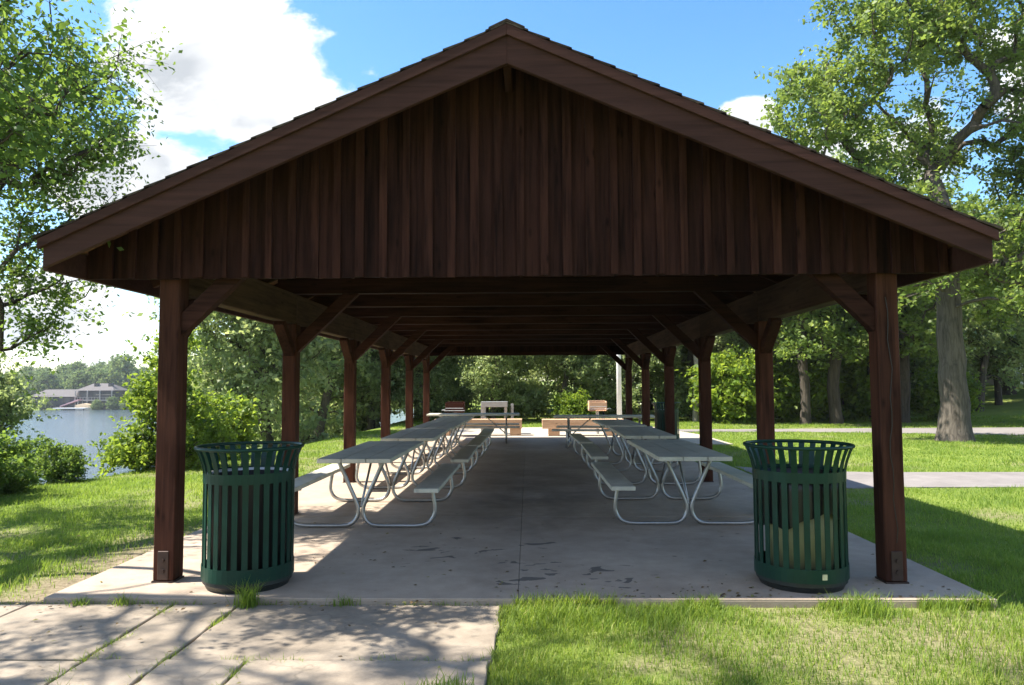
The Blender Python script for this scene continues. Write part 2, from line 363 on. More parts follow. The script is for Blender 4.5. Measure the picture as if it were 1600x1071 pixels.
for (ax, ay, bx, by, n) in ((-3.5, 5.275, -.2, 5.275, 500), (-2.5, 3.65, -2.5, 5.2, 480), (-2.05, 3.65, -2.05, 5.2, 300), (-3.9, 4.2, -.2, 4.2, 520), (-1.58, 3.65, -1.58, 4.15, 380), (-5, 4.2, -3.9, 4.2, 200), (-.1, 5.265, 3.2, 5.265, 3600)):
    t = rng.random(n); keep = fbm(t*9+ax*3, t*0+ay, 3) > .46; t = t[keep]
    x2.append(ax+(bx-ax)*t+rng.normal(0, .018, len(t))); y2.append(ay+(by-ay)*t+rng.normal(0, .018, len(t)))
x2, y2 = np.concatenate(x2), np.concatenate(y2)
x, y = np.concatenate([x, x2]), np.concatenate([y, y2]); h = np.concatenate([h, np.where((x2 > -.15), rng.uniform(.04, .125, len(x2))*(.35+1.2*fbm(x2*2.5, y2, 3)), rng.uniform(.02, .06, len(x2)))]); ww = np.concatenate([ww, np.full(len(x2), .005)])
tag(link('grass', blade_mesh('near_grass', x, y, height(x, y)+.0, h+.01, ww, True, gtint(x, y))), 'ragged green grass in front of and beside the concrete slab', 'grass', kind='stuff')
x, y, h, ww = blades([(-9.5, -3.4, 7.6, 13, 1500, .06, .009), (-8, -3.4, 13, 26, 700, .06, .013), (3.2, 14, 8, 14, 1300, .055, .009), (3.2, 22, 14, 22, 480, .06, .015), (3.6, 30, 22, 34, 260, .075, .022), (-5, 4, 27, 34, 260, .09, .022), (7.5, 10, 5, 8, 1800, .06, .008)], False)
tag(link('lawn', blade_mesh('lawn', x, y, height(x, y), h+.008, ww, False, gtint(x, y))), 'mown green lawn stretching away on both sides of the pavilion', 'lawn', kind='stuff')
nl = 420; lx = rng.uniform(-4.6, 3.1, nl); ly = np.where(rng.random(nl) < .45, 5.29-np.abs(rng.normal(0, .12, nl)), rng.uniform(3.65, 8.5, nl))
ly = np.where(lx > -.25, np.where(rng.random(nl) < .5, 5.34+np.abs(rng.normal(0, .25, nl)), np.maximum(ly, 5.34)), ly); ls = rng.uniform(.008, .024, nl); la = rng.uniform(0, 6.28, nl)
lz = np.where(ly > 5.29, .003, -.018); ca, sa = np.cos(la)*ls, np.sin(la)*ls; tl = rng.uniform(.1, .6, nl)*ls
LV = np.stack([np.stack([lx-ca, ly-sa, lz], -1), np.stack([lx-sa*.5, ly+ca*.5, lz+tl], -1), np.stack([lx+ca, ly+sa, lz+tl*.6], -1), np.stack([lx+sa*.5, ly-ca*.5, lz+tl*.3], -1)], 1).reshape(-1, 3); kq = np.arange(nl)*4
M['litter'] = leafy('dry fallen leaves', [(0, (.06, .04, .022)), (.6, (.2, .14, .07)), (1, (.2, .22, .06))], (.3, .22, .08), .2, .8)
tag(link('leaf_litter', np_mesh('leaf_litter', LV, [np.stack([kq, kq+1, kq+2, kq+3], -1)], np.repeat(rng.random(nl), 4), False, M['litter'])), 'dry fallen leaves and grit scattered on the slab front and walkway', 'leaf litter', kind='stuff')
def tuft(px, py, n, h, label, pz=-.045, cat='grass tuft', name='grass_tuft', spread=.05, lean=.9):
    x = rng.normal(0, spread, n); y = rng.normal(0, spread*.7, n)
    o = link(name, blade_mesh(name, x, y, 0*x, rng.uniform(.4, 1.1, n)*h, np.full(n, .006), True, np.clip(rng.normal(.45, .15, n), 0, 1), lean))
    o.location = (px, py, pz); return tag(o, label, cat)
tuft(-1.98, 5.22, 160, .2, 'tall spiky grass tuft growing in front of the left green bin', spread=.045)
tuft(-2.87, 5.24, 70, .1, 'low weed clump at the slab edge in front of the left front post', spread=.035)
tuft(-3.17, 5.22, 60, .08, 'small pale grass clump near the left front corner of the slab', spread=.035)
tuft(-1.3, 5.24, 60, .09, 'thin grass clump at the slab edge right of the left green bin', spread=.05)
tuft(2.85, 5.2, 90, .1, 'leafy weed clump at the slab edge near the right front post', spread=.05)
tuft(2.3, 5.12, 260, .14, 'dense bright grass clump below the right green bin', spread=.1)
tuft(-.42, 3.75, 220, .11, 'bright grass clump at the right end of the walkway', spread=.07)

# ------------------------------------------------------------------ pavilion
XL, XR, RX = -3.50, 3.27, -.14           # eaves and ridge
YF, YB = 5.15, 21.35                      # rake fascia front / rear
ZR, ZE = 4.135, 2.605                     # top of roof at ridge / at eave
def ztop(x): return ZE + (ZR-ZE)*((x-XL)/(RX-XL) if x < RX else (XR-x)/(XR-RX))
pav = tag(empty('picnic_pavilion', (0, 5.7, 0)), 'long open dark brown timber picnic pavilion with board gable and shingled roof', 'pavilion')
PY = 5.7
def part(b, name, mat, bevel=.006, parent=None, smooth=False):
    for i in range(len(b.v)): b.v[i] = (b.v[i][0], b.v[i][1]-PY, b.v[i][2])
    return b.build(name, mat, parent or pav, bevel, smooth)
CW = .163; CY = [5.7+2.92*i for i in range(6)]; CXL, CXR = -2.9, 2.687
for i, cy in enumerate(CY):
    for side, x0 in ((-1, CXL), (1, CXR)):
        b = MB(); b.cur = rt(.35, .75); b.box(x0, x0+CW, cy, cy+CW, .012, 2.6 if i in (0, 5) else 2.24)
        c = part(b, 'column', M['wood_z'], .008)
        b = MB(); b.box(x0-.006, x0+CW+.006, cy-.008, cy+CW+.006, .0, .012); part(b, 'base_plate', M['darksteel'], 0, c)
        if i == 0:
            b = MB(); b.box(x0+.04, x0+.125, cy-.012, cy-.001, .02, .24); bp = part(b, 'bracket', M['darksteel'], .004, c)
            for zz in (.09, .17):
                b = MB(); b.tube([(x0+.083, cy-.027, zz), (x0+.083, cy-.012, zz)], .014, 8); part(b, 'bolt', M['darksteel'], 0, c)
            if side > 0:
                b = MB()
                pts = [(x0+.08+.01*math.sin(k*1.7)+.01*math.sin(k*.6+1), cy-.0015, .3+k*.11) for k in range(18)]
                for p0, p1 in zip(pts[:-1], pts[1:]): b.beam(p0, p1, .005, .003, (0, 1, 0))
                part(b, 'drying_crack', M['black'], 0, c)
        xi = x0+CW if side < 0 else x0                # brace towards the middle, up to the tie
        b = MB(); b.cur = rt(.3, .8); ym = cy+CW/2
        b.beam((xi+side*.04, ym, 1.955), (xi-side*.71, ym, 2.68), .09, .135, (1, 0, 0))
        part(b, 'brace', M['wood_x'], .005)
        for s in (-1, 1):
            if (i == 0 and s < 0) or (i == 5 and s > 0): continue
            y0 = cy if s < 0 else cy+CW
            b = MB(); b.cur = rt(.3, .8); b.beam((x0+CW/2, y0-s*.03, 1.9), (x0+CW/2, y0+s*.37, 2.24), .11, .12, (1, 0, 0)); part(b, 'brace', M['wood_y'], .005)
for x0 in (CXL, CXR):
    b = MB(); b.cur = .5
    for k in range(5):
        b.cur = rt(.3, .7); b.box(x0+.02, x0+CW-.02, CY[k]+CW+.001 if k == 0 else CY[k]+CW/2+.002, CY[k+1]+CW/2-.002 if k < 4 else CY[5]-.001, 2.241, 2.6)
    part(b, 'plate_beam', M['plate'], .008)
ties = [CY[0]+CW/2+1.46*k for k in range(11)]
for ty in ties:
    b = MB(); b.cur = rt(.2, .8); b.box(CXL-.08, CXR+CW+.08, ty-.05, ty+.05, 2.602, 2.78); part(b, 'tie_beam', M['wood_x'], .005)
slopeL = Vector((RX-XL, 0, ZR-ZE)).normalized(); slopeR = Vector((RX-XR, 0, ZR-ZE)).normalized()
def rpt(x, dz): return ztop(x)-dz
for k in range(22):
    ry = 5.9+.73*k
    for (xe, s) in ((XL+.05, -1), (XR-.05, 1)):
        b = MB(); b.cur = rt(.2, .8); x1 = RX+s*.03
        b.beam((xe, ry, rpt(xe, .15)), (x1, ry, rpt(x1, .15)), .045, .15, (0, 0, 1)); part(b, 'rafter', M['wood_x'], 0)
for s, xe in ((-1, XL), (1, XR)):
    b = MB(); n = 18                                  # deck boards laid along the ridge
    for k in range(n):
        t0, t1 = k/n, (k+1)/n-.004; xa, xb = xe+(RX-xe)*t0, xe+(RX-xe)*t1; b.cur = rt(.1, .9)
        b.prism([(xa, rpt(xa, .068)), (xb, rpt(xb, .068)), (xb, rpt(xb, .045)), (xa, rpt(xa, .045))], YF+.045, YB-.045)
    part(b, 'roof_deck', M['deck'], 0)
    b = MB(); n = 22                                  # stepped shingle courses, ragged at the rake
    for k in range(n):
        xa, xb = xe+(RX-xe)*(k/n), xe+(RX-xe)*min(1, (k+1.25)/n)
        if k == 0: xa = xe+s*.03
        yy = YF-.03
        while yy < YB+.02:
            wd = random.uniform(.28, .5); y1 = min(yy+wd, YB+.03); b.cur = rt(.1, .9); jz = random.uniform(0, .004)
            b.prism([(xa, ztop(xe+(RX-xe)*(k/n))-.043), (xb, rpt(xb, .043)), (xb, rpt(xb, .036)), (xa, ztop(xe+(RX-xe)*(k/n))-.022+jz)], yy, y1-.005); yy = y1
            if y1 >= YB+.03: break
    part(b, 'shingles', M['shinglewood'], 0)
    # eave fascia
    b = MB(); b.cur = .5; xo = xe+s*.0
    b.box(min(xe, xe-s*.038), max(xe, xe-s*.038), YF+.05, YB-.05, 2.345, rpt(xe, .07)); part(b, 'eave_fascia', M['rake'], .004)
    for (y0, y1) in ((YF, YF+.04), (YB-.04, YB)):
        yo = -.028 if y0 == YF else .028
        b = MB(); b.cur = rt(.4, .6)                  # lower rake board
        xa, xb = xe-s*.03, RX
        b.prism([(xa, rpt(xa, .265)), (xb, rpt(xb, .325)), (xb, rpt(xb, .05)), (xa, rpt(xa, .05))], y0, y1); part(b, 'rake_board', M['rake'], .003)
        b = MB(); b.cur = rt(.4, .6)                  # upper trim board, proud of the lower one
        b.prism([(xe, rpt(xe, .115)), (xb, rpt(xb, .125)), (xb, rpt(xb, .044)), (xe, rpt(xe, .044))], min(y0+yo, y0 if yo < 0 else y1), max(y0 if yo < 0 else y1, y1+yo)); part(b, 'rake_trim', M['rake'], .003)
b = MB()
for yy in np.arange(YF-.03, YB+.02, .3):
    y1 = min(yy+.296, YB+.03); b.cur = rt(.1, .9)
    b.prism([(RX-.13, ztop(RX-.13)-.03), (RX, ZR-.03), (RX+.13, ztop(RX+.13)-.03), (RX+.13, ztop(RX+.13)-.012), (RX, ZR-.01), (RX-.13, ztop(RX-.13)-.012)], yy, y1)
part(b, 'ridge_cap', M['shinglewood'], 0)
b = MB(); b.cur = .4; b.box(RX-.028, RX+.028, YF+.045, YB-.045, ZR-.34, ZR-.09); part(b, 'ridge_board', M['wood_y'], 0)
GB = 2.345
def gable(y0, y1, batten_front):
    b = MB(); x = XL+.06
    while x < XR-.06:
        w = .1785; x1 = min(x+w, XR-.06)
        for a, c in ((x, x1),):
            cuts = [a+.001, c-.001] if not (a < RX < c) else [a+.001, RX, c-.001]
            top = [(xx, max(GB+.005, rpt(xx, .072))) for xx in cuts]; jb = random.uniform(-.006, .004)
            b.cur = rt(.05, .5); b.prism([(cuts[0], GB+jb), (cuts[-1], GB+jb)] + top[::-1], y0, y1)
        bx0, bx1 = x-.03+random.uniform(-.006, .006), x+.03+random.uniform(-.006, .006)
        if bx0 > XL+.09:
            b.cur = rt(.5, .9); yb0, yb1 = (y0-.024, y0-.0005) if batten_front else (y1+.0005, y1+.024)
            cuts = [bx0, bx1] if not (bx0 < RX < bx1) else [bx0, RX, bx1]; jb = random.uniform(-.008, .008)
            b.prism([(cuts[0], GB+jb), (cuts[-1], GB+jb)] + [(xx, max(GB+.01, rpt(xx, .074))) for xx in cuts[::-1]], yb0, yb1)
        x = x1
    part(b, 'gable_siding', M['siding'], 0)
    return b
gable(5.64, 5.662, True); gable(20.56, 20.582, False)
b = MB(); b.box(XL+.4, XR-.4, 5.663, 5.695, GB+.01, GB+.2); part(b, 'gable_girt', M['wood_x'], .004)
b = MB(); b.box(XL+.4, XR-.4, 20.53, 20.558, GB+.01, GB+.1); part(b, 'gable_girt', M['wood_x'], .004)

# ------------------------------------------------------------------ picnic tables
def smooth_path(pts, n=5):
    P = [Vector(p) for p in pts]; out = []
    for i in range(len(P)-1):
        p0, p1, p2, p3 = P[max(i-1, 0)], P[i], P[i+1], P[min(i+2, len(P)-1)]
        for k in range(n):
            t = k/n; out.append(.5*((2*p1)+(p2-p0)*t+(2*p0-5*p1+4*p2-p3)*t*t+(3*p1-p0-3*p2+p3)*t**3))
    return out+[P[-1]]
def make_table():
    r = empty('picnic_table'); L = 1.22
    b = MB()
    for k in (-1, 0, 1): b.cur = rt(.3, .7); b.box(k*.254-.1235, k*.254+.1235, -L, L, .715, .76)
    top = b.build('tabletop', M['plank'], r, .004)
    b = MB()
    for yy in (-.87, 0, .87): b.box(-.33, .33, yy-.03, yy+.03, .69, .7145)
    b.build('cleat', M['galv'], top)
    for s in (-1, 1):
        b = MB(); b.cur = rt(.3, .7); b.box(s*.745-.125, s*.745+.125, -L, L, .415, .458); st = b.build('seat', M['plank'], r, .004)
        b = MB()
        for yy in (-.87, .87): b.box(s*.745-.1, s*.745+.1, yy-.025, yy+.025, .392, .4145)
        b.build('cleat', M['galv'], st)
    for e in (-1, 1):
        for s in (-1, 1):
            y = e*.87
            pts = [(s*.235, y, .69), (s*.15, y, .50), (s*.055, y, .29), (s*.026, y, .2), (s*.035, y, .12), (s*.085, y, .055), (s*.17, y, .026), (s*.4, y, .023), (s*.62, y, .026), (s*.73, y, .06), (s*.785, y, .14), (s*.79, y, .23), (s*.765, y, .392)]
            b = MB(); b.tube(smooth_path(pts), .0215, 10); b.build('leg_frame', M['galv'], r, 0, True)
        b = MB(); b.tube([(0, e*.86, .22), (0, e*.3, .70)], .014, 8); b.build('brace', M['galv'], r, 0, True)
    return r
proto = make_table()
TB = [(-1.79, 8.76, 0, 'grey picnic table nearest the camera in the left row, beside the left bin'),
      (-1.74, 11.72, .01, 'second grey picnic table from the front in the left row'),
      (-1.72, 14.3, -.008, 'third grey picnic table from the front in the left row'),
      (-1.70, 16.85, .006, 'fourth picnic table from the front, last lengthwise one in the left row'),
      (-1.46, 19.75, PI/2+.02, 'crosswise picnic table at the far end of the left row'),
      (1.72, 8.9, 0, 'grey picnic table nearest the camera in the right row, beside the right bin'),
      (1.80, 12.1, -.012, 'second grey picnic table from the front in the right row'),
      (1.78, 14.9, .02, 'third picnic table from the front, last lengthwise one in the right row'),
      (1.86, 18.3, PI/2-.11, 'crosswise picnic table at the far end of the right row')]
for i, (x, y, a, lab) in enumerate(TB):
    o = proto if i == 0 else copy_tree(proto)
    o.location = (x, y, 0); o.rotation_euler = (0, 0, a); tag(o, lab, 'picnic table', 'picnic tables in two rows under the roof')

# ------------------------------------------------------------------ bins
def make_bin(loc, label, kind):
    r = tag(empty('trash_can', loc, random.uniform(0, .2), .945), label, 'trash can', 'green slatted bins around the pavilion')
    b = MB(); n = 28
    prof = [(.345, .085), (.345, .45), (.345, .80), (.349, .86), (.362, .92), (.385, .985), (.408, 1.035)]
    for k in range(n):
        a = 2*PI*k/n; b.cur = rt(); hw = .0225; ca, sa = math.cos(a), math.sin(a); vs = []
        for (rr, z) in prof:
            for dr, t in ((0, -hw), (0, hw), (.006, hw), (.006, -hw)): vs.append(((rr+dr)*ca-t*sa, (rr+dr)*sa+t*ca, z))
        fs = [(i*4+j, i*4+(j+1) % 4, (i+1)*4+(j+1) % 4, (i+1)*4+j) for i in range(len(prof)-1) for j in range(4)]
        b.add(vs, fs+[(3, 2, 1, 0), tuple(range(len(vs)-4, len(vs)))])
    b.build('slats', M['green'], r)
    b = MB(); b.tube([(.412*math.cos(a), .412*math.sin(a), 1.04) for a in (2*PI*k/48 for k in range(49))], .0135, 10, False); b.build('rim', M['green'], r, 0, True)
    b = MB(); b.lathe([(.3515, .785), (.3545, .785), (.3565, .86), (.3530, .86), (.3515, .785)], 48); b.build('upper_band', M['green'], r)
    b = MB(); b.lathe([(.352, .075), (.357, .075), (.357, .175), (.352, .175), (.352, .075)], 48); lb = b.build('lower_band', M['green'], r)
    b = MB(); b.lathe([(.0, .0), (.315, .0), (.33, .03), (.345, .045), (.345, .085), (.0, .085)], 40); b.build('base', M['base'], r)
    if kind == 'black':
        b = MB(); b.lathe([(.0, .1), (.30, .1), (.318, .82), (.322, .83), (.312, .83), (.29, .15), (0, .15)], 40); l = b.build('liner', M['black'], r, 0, True)
        b = MB(); b.lathe([(.315, .825), (.328, .825), (.328, .85), (.315, .85), (.315, .825)], 40); b.build('liner_rim', M['steel'], l, 0, True)
    else:
        b = MB(); b.lathe([(.0, .12), (.24, .12), (.285, .7), (.275, .7), (.23, .16), (0, .16)], 40); l = b.build('liner', M['cream'], r, 0, True)
        b = MB(); n = 48
        vs = []
        for k in range(n):
            a = 2*PI*k/n; low = .47+.07*math.sin(a*1+2.4)+.03*math.sin(a*4+1)+.012*math.sin(a*9); wob = .006*math.sin(a*11)+.004*math.sin(a*17)
            for rr, z in ((.314+wob, low), (.322+wob, low+.12), (.32+wob*.5, .72), (.326, .835), (.305, .83), (.295, .6)): vs.append((rr*math.cos(a), rr*math.sin(a), z))
        b.add(vs, [(k*6+j, ((k+1) % n)*6+j, ((k+1) % n)*6+j+1, k*6+j+1) for k in range(n) for j in range(5)]); b.build('bin_bag', M['bag'], r, 0, True)
        a = -PI/2+.14-r.rotation_euler[2]
        b = MB(); vs = []
        for da in (-.055, 0, .055):
            for z in (.105, .145): vs += [(.3585*math.cos(a+da), .3585*math.sin(a+da), z), (.3605*math.cos(a+da), .3605*math.sin(a+da), z)]
        b.add(vs, [(1, 5, 7, 3), (5, 9, 11, 7), (0, 2, 6, 4), (4, 6, 10, 8), (2, 3, 7, 6), (6, 7, 11, 10), (0, 4, 5, 1), (4, 8, 9, 5), (0, 1, 3, 2), (8, 10, 11, 9)]); b.build('sticker', M['label'], lb)
    return r
make_bin((-2.15, 5.68, 0), 'dark green slatted bin with black liner beside the left front post', 'black')
make_bin((2.06, 5.72, 0), 'dark green slatted bin with a sagging black bag beside the right front post', 'bag')
make_bin((3.82, 20.5, -.03), 'far green slatted bin standing behind the right posts at the rear', 'black')

# ------------------------------------------------------------------ patio furniture
def bench(x0, x1, y, foot, label):
    r = tag(empty('timber_bench', (0, y, -.03)), label, 'bench', 'low timber benches on the patio')
    b = MB()
    for k in range(3): b.cur = rt(); b.box(x0, x1, -.24+k*.16, -.084+k*.16, .3 if k else .22, .5)
    b.build('seat', M['planter'], r, .006)
    for fx in foot:
        b = MB(); b.cur = rt(); b.box(fx-.17, fx+.17, -.2, .2, 0, .215); b.build('leg', M['planter'], r, .006)
    return r
bench(-2.9, -.2, 22.9, (-2.6, -.4), 'low pale timber bench on the sunny patio, left of the centre gap')
bench(.42, 2.9, 22.7, (.78, 2.5), 'low pale timber bench on the sunny patio, right of the centre gap')
def grill(x, y, mat, label, side):
    r = tag(empty('park_grill', (x, y, -.03)), label, 'grill')
    b = MB(); b.cur = .5; w = .27
    for sx in (-1, 1): b.box(sx*w-.012, sx*w+.012, -.2, .2, .74, 1.03)
    b.box(-w, w, .19, .215, .74, 1.05); b.box(-w, w, -.215, -.195, .82, 1.0); b.box(-w, w, -.2, .2, .725, .74); b.build('firebox', mat, r, .004)
    b = MB()
    for k in range(9): b.tube([(-.25+k*.0625, -.23, .86), (-.25+k*.0625, .18, .86)], .006, 6)
    b.tube([(-.27, -.235, .86), (.27, -.235, .86)], .008, 6); b.build('grate', M['steel'], r)
    b = MB(); b.box(-.4, -.3, -.15, .15, .79, .81) if side < 0 else b.box(.3, .42, -.15, .15, .79, .81); b.box(-.31, .31, -.34, -.225, .78, .80); b.build('shelf', M['steel'], r, .003)
    b = MB(); b.tube([(0, 0, 0), (0, 0, .724)], .05, 12); b.build('post', M['steel'], r)
    return r
grill(-2.22, 22.4, M['cedar'], 'dark red brown park grill behind the left crosswise table', -1)
grill(2.18, 23.4, M['planter'], 'pale pinkish park grill with a side shelf behind the right crosswise table', 1)
r = tag(empty('serving_frame', (-1.08, 23.6, -.03)), 'grey metal frame with a broad top panel on four legs behind the bench', 'metal frame')
b = MB(); b.box(-.42, .42, -.26, -.23, .86, 1.03); b.build('panel', M['steel'], r, .004)
b = MB(); b.box(-.42, .42, -.228, .26, 1.0, 1.025); b.build('shelf', M['steel'], r, .004)
for x, y in ((-.38, -.2), (.36, -.2), (-.34, .22), (.56, .22)):
    b = MB(); b.box(x-.045, x+.045, y-.025, y+.025, 0, .998 if x < .5 else .95); b.build('leg', M['steel'], r, .004)
r = tag(empty('light_pole', (3.02, 24.6, -.03)), 'tall pale metal light pole standing behind the rear right post', 'pole')
b = MB(); b.tube([(0, 0, .1), (0, 0, 3), (0, 0, 6.5)], [.085, .078, .06], 16); b.build('shaft', M['white'], r, 0, True)
b = MB(); b.box(-.16, .16, -.16, .16, 0, .1); b.build('base', M['dockwood'], r, .01)
b = MB(); b.lathe([(0, 6.5), (.22, 6.52), (.26, 6.62), (.1, 6.78), (0, 6.8)], 16); b.build('lamp_head', M['steel'], r, 0, True)

# ------------------------------------------------------------------ trees
def tree_geo(seed, trunk, r0, lobes, ncl, nleaf, leaf, sig, rtip=.011, shell=.45, flare=1.5, sides=12, flat=.75, upb=.7, taper=None):
    g = np.random.default_rng(seed); trunk = [np.array(p, float) for p in trunk]
    nodes, par, plen, chains = [], [], [], []
    ch = []
    for i in range(len(trunk)-1):
        d = np.linalg.norm(trunk[i+1]-trunk[i]); m = max(2, int(d/.35))
        for k in range(m): nodes.append(trunk[i]+(trunk[i+1]-trunk[i])*k/m)
    nodes.append(trunk[-1]); n0 = len(nodes)
    for i in range(n0):
        par.append(i-1); plen.append(0 if i == 0 else plen[-1]+np.linalg.norm(nodes[i]-nodes[i-1])); ch.append(i)
        if 2 < i < n0-1: nodes[i] = nodes[i]+g.normal(0, r0*.035, 3)*[1, 1, 0]
    chains.append(ch)
    wt = np.array([l[6] if len(l) > 6 else 1.0 for l in lobes]); L = np.array([l[:6] for l in lobes], float)
    if L.shape[1] == 4: L = np.concatenate([L, L[:, 3:4], L[:, 3:4]], 1)
    vol = (L[:, 3]*L[:, 4]*L[:, 5])**.8; pick = g.choice(len(L), ncl, p=(vol*wt)/(vol*wt).sum())
    u = g.normal(size=(ncl, 3)); u /= np.linalg.norm(u, axis=1)[:, None]
    rad_ = (shell+(1-shell)*g.random(ncl))[:, None]
    C = L[pick, :3]+u*rad_*L[pick, 3:6]
    zlow = trunk[0][2]+.3; C[:, 2] = np.maximum(C[:, 2], zlow)
    T = np.array(nodes); dist = np.min(np.linalg.norm(C[:, None]-T[None, n0//3:], axis=2), axis=1)
    order = np.argsort(dist); NA = np.zeros((n0+ncl*14, 3)); NA[:n0] = T; PL = np.zeros(len(NA)); PL[:n0] = plen; cnt = n0
    first = max(1, int(n0*.3)); ends = []
    for ci in order:
        c = C[ci]; P = NA[first:cnt]; d = np.linalg.norm(P-c, axis=1)
        cost = d+.22*PL[first:cnt]+np.maximum(P[:, 2]-c[2]+.1, 0)*.9
        j = first+int(np.argmin(cost)); a = NA[j]; d = np.linalg.norm(c-a)
        if d < .05: ends.append(j); continue
        pj = par[j]; hd = a-NA[pj] if pj >= 0 else np.array([0, 0, 1.]); hd = hd/(np.linalg.norm(hd)+1e-9)
        ctl = a+hd*d*.3+(c-a)*.25+g.normal(0, d*.07, 3)+np.array([0, 0, d*.08])
        m = int(min(12, max(2, d/.4))); chn = [j]; prev = j
        for k in range(1, m+1):
            t = k/m; p = (1-t)**2*a+2*t*(1-t)*ctl+t*t*c
            if k < m: p = p+g.normal(0, .03*min(1, d), 3)
            NA[cnt] = p; par.append(prev); PL[cnt] = PL[prev]+np.linalg.norm(p-NA[prev]); chn.append(cnt); prev = cnt; cnt += 1
        chains.append(chn); ends.append(prev)
    load = np.zeros(cnt)
    for e in ends: load[e] += 1
    for i in range(cnt-1, 0, -1): load[par[i]] += load[i]
    ex = math.log(max(r0/rtip, 1.5))/math.log(max(ncl, 2)); R = rtip*np.maximum(load, .6)**ex
    tb = MB(); z0 = trunk[0][2]; hgt = max(.5, r0*3.2)
    for q, chn in enumerate(chains):
        rs = [float(R[i]) for i in chn]
        if q == 0 and taper: rs = [r0*float(np.interp((NA[i][2]-z0)/(trunk[-1][2]-z0), taper[0], taper[1]))*(1+(flare-1)*math.exp(-(NA[i][2]-z0)/hgt*2.2)) for i in chn]
        elif q == 0: rs = [max(r, r0*.35)*(1+(flare-1)*math.exp(-(NA[i][2]-z0)/hgt*2.2)) for r, i in zip(rs, chn)]
        else: rs[0] = min(rs[0], rs[1]*1.25)
        if len(chn) > 1: tb.tube([tuple(NA[i]) for i in chn], rs, sides if q == 0 else (7 if rs[0] > .05 else 4), False)
    # twigs, then leaves set along them
    NT = 6; E = np.clip(g.normal(0, 1, (ncl, NT, 3)), -1.7, 1.7)*sig*1.35*g.uniform(.7, 1.3, ncl)[:, None, None]; E[:, :, 2] *= flat
    if leaf < .3:
        for c, ee in zip(C, E):
            for e in ee[:4]: tb.tube([tuple(c), tuple(c+e*.5+[0, 0, .03]), tuple(c+e)], [rtip*.6, rtip*.42, rtip*.22], 3, False)
    n = ncl*nleaf; ci_ = np.repeat(np.arange(ncl), nleaf); ti_ = g.integers(0, NT, n)
    p = C[ci_]+E[ci_, ti_]*g.uniform(.2, 1.08, n)[:, None]+np.clip(g.normal(0, 1, (n, 3)), -1.8, 1.8)*sig*.27; ctr = L[:, :3].mean(0)
    nr = g.normal(0, 1, (n, 3)); nr[:, 2] += upb; nr /= np.linalg.norm(nr, axis=1)[:, None]
    ax = np.cross(nr, g.normal(0, 1, (n, 3))); ax /= np.linalg.norm(ax, axis=1)[:, None]+1e-9; sd = np.cross(nr, ax)
    ln = leaf*g.uniform(.6, 1.3, n)[:, None]; V = np.stack([p-ax*ln*.5, p+sd*ln*.3+nr*ln*.1, p+ax*ln*.5, p-sd*ln*.3+nr*ln*.1], 1).reshape(-1, 3)
    k = np.arange(n)*4; F = np.stack([k, k+1, k+2, k+3], -1)
    tn = np.clip(np.repeat(g.normal(.48, .17, ncl), nleaf)+g.normal(0, .12, n), 0, 1)
    return tb, (V, F, np.repeat(tn, 4))
def build_tree(name, geo, bark, leafm, parts=('trunk', 'crown')):
    tb, (V, F, t) = geo; r = empty(name)
    tb.build(parts[0], M[bark], r, 0, True); link(parts[1], np_mesh(name+' leaves', V, [F], t, False, M[leafm]), r)
    return r
def put(o, x, y, s=1.0, rz=0, label=None, cat='tree', group=None, sink=.12):
    o.location = (x, y, float(height(np.array(x), np.array(y)))-sink); o.scale = (s, s, s) if not isinstance(s, tuple) else s; o.rotation_euler = (0, 0, rz)
    return tag(o, label, cat, group)

# big oak on the right lawn
lob = [(-3.9, -.4, 8.7, 1.5), (-4.6, .3, 7.4, 1.1), (-2.4, .6, 7.3, 1.5), (-1.6, -.4, 11.2, 1.9), (1.0, .2, 12.2, 2.2), (2.9, .2, 9.0, 1.8), (.4, 1.8, 9.2, 1.6), (3.9, -.3, 6.1, 1.8), (-1.3, -.9, 5.6, 1.0), (1.4, -1.7, 5.2, 1.3), (4.6, .6, 11.3, 2.2), (-.9, 1.4, 4.9, 1.2), (5.8, 0, 8.2, 1.8), (2.2, 1.5, 4.4, 1.3), (-2.8, .2, 9.9, 1.4), (3.3, .8, 7.4, 1.5), (4.3, -.6, 4.6, 1.2), (-2.2, -.6, 6.1, 1.2), (-1.5, -1.3, 4.4, .95), (.9, -2.2, 3.7, .8), (-3.2, .2, 6.4, 1.0)]
oak = build_tree('oak_tree', tree_geo(3, [(0, 0, -.1), (.02, 0, 1.4), (.0, .05, 3.0), (.03, .1, 4.4), (.1, .05, 5.6)], .35, lob, 740, 120, .14, .33, .013, .4, 1.5, 16, taper=([0, .4, .8, 1], [1, .95, .84, .6])), 'bark', 'leaf_oak')
put(oak, 11.62, 20.45, label='huge spreading oak with a thick grey trunk on the right lawn', sink=0)
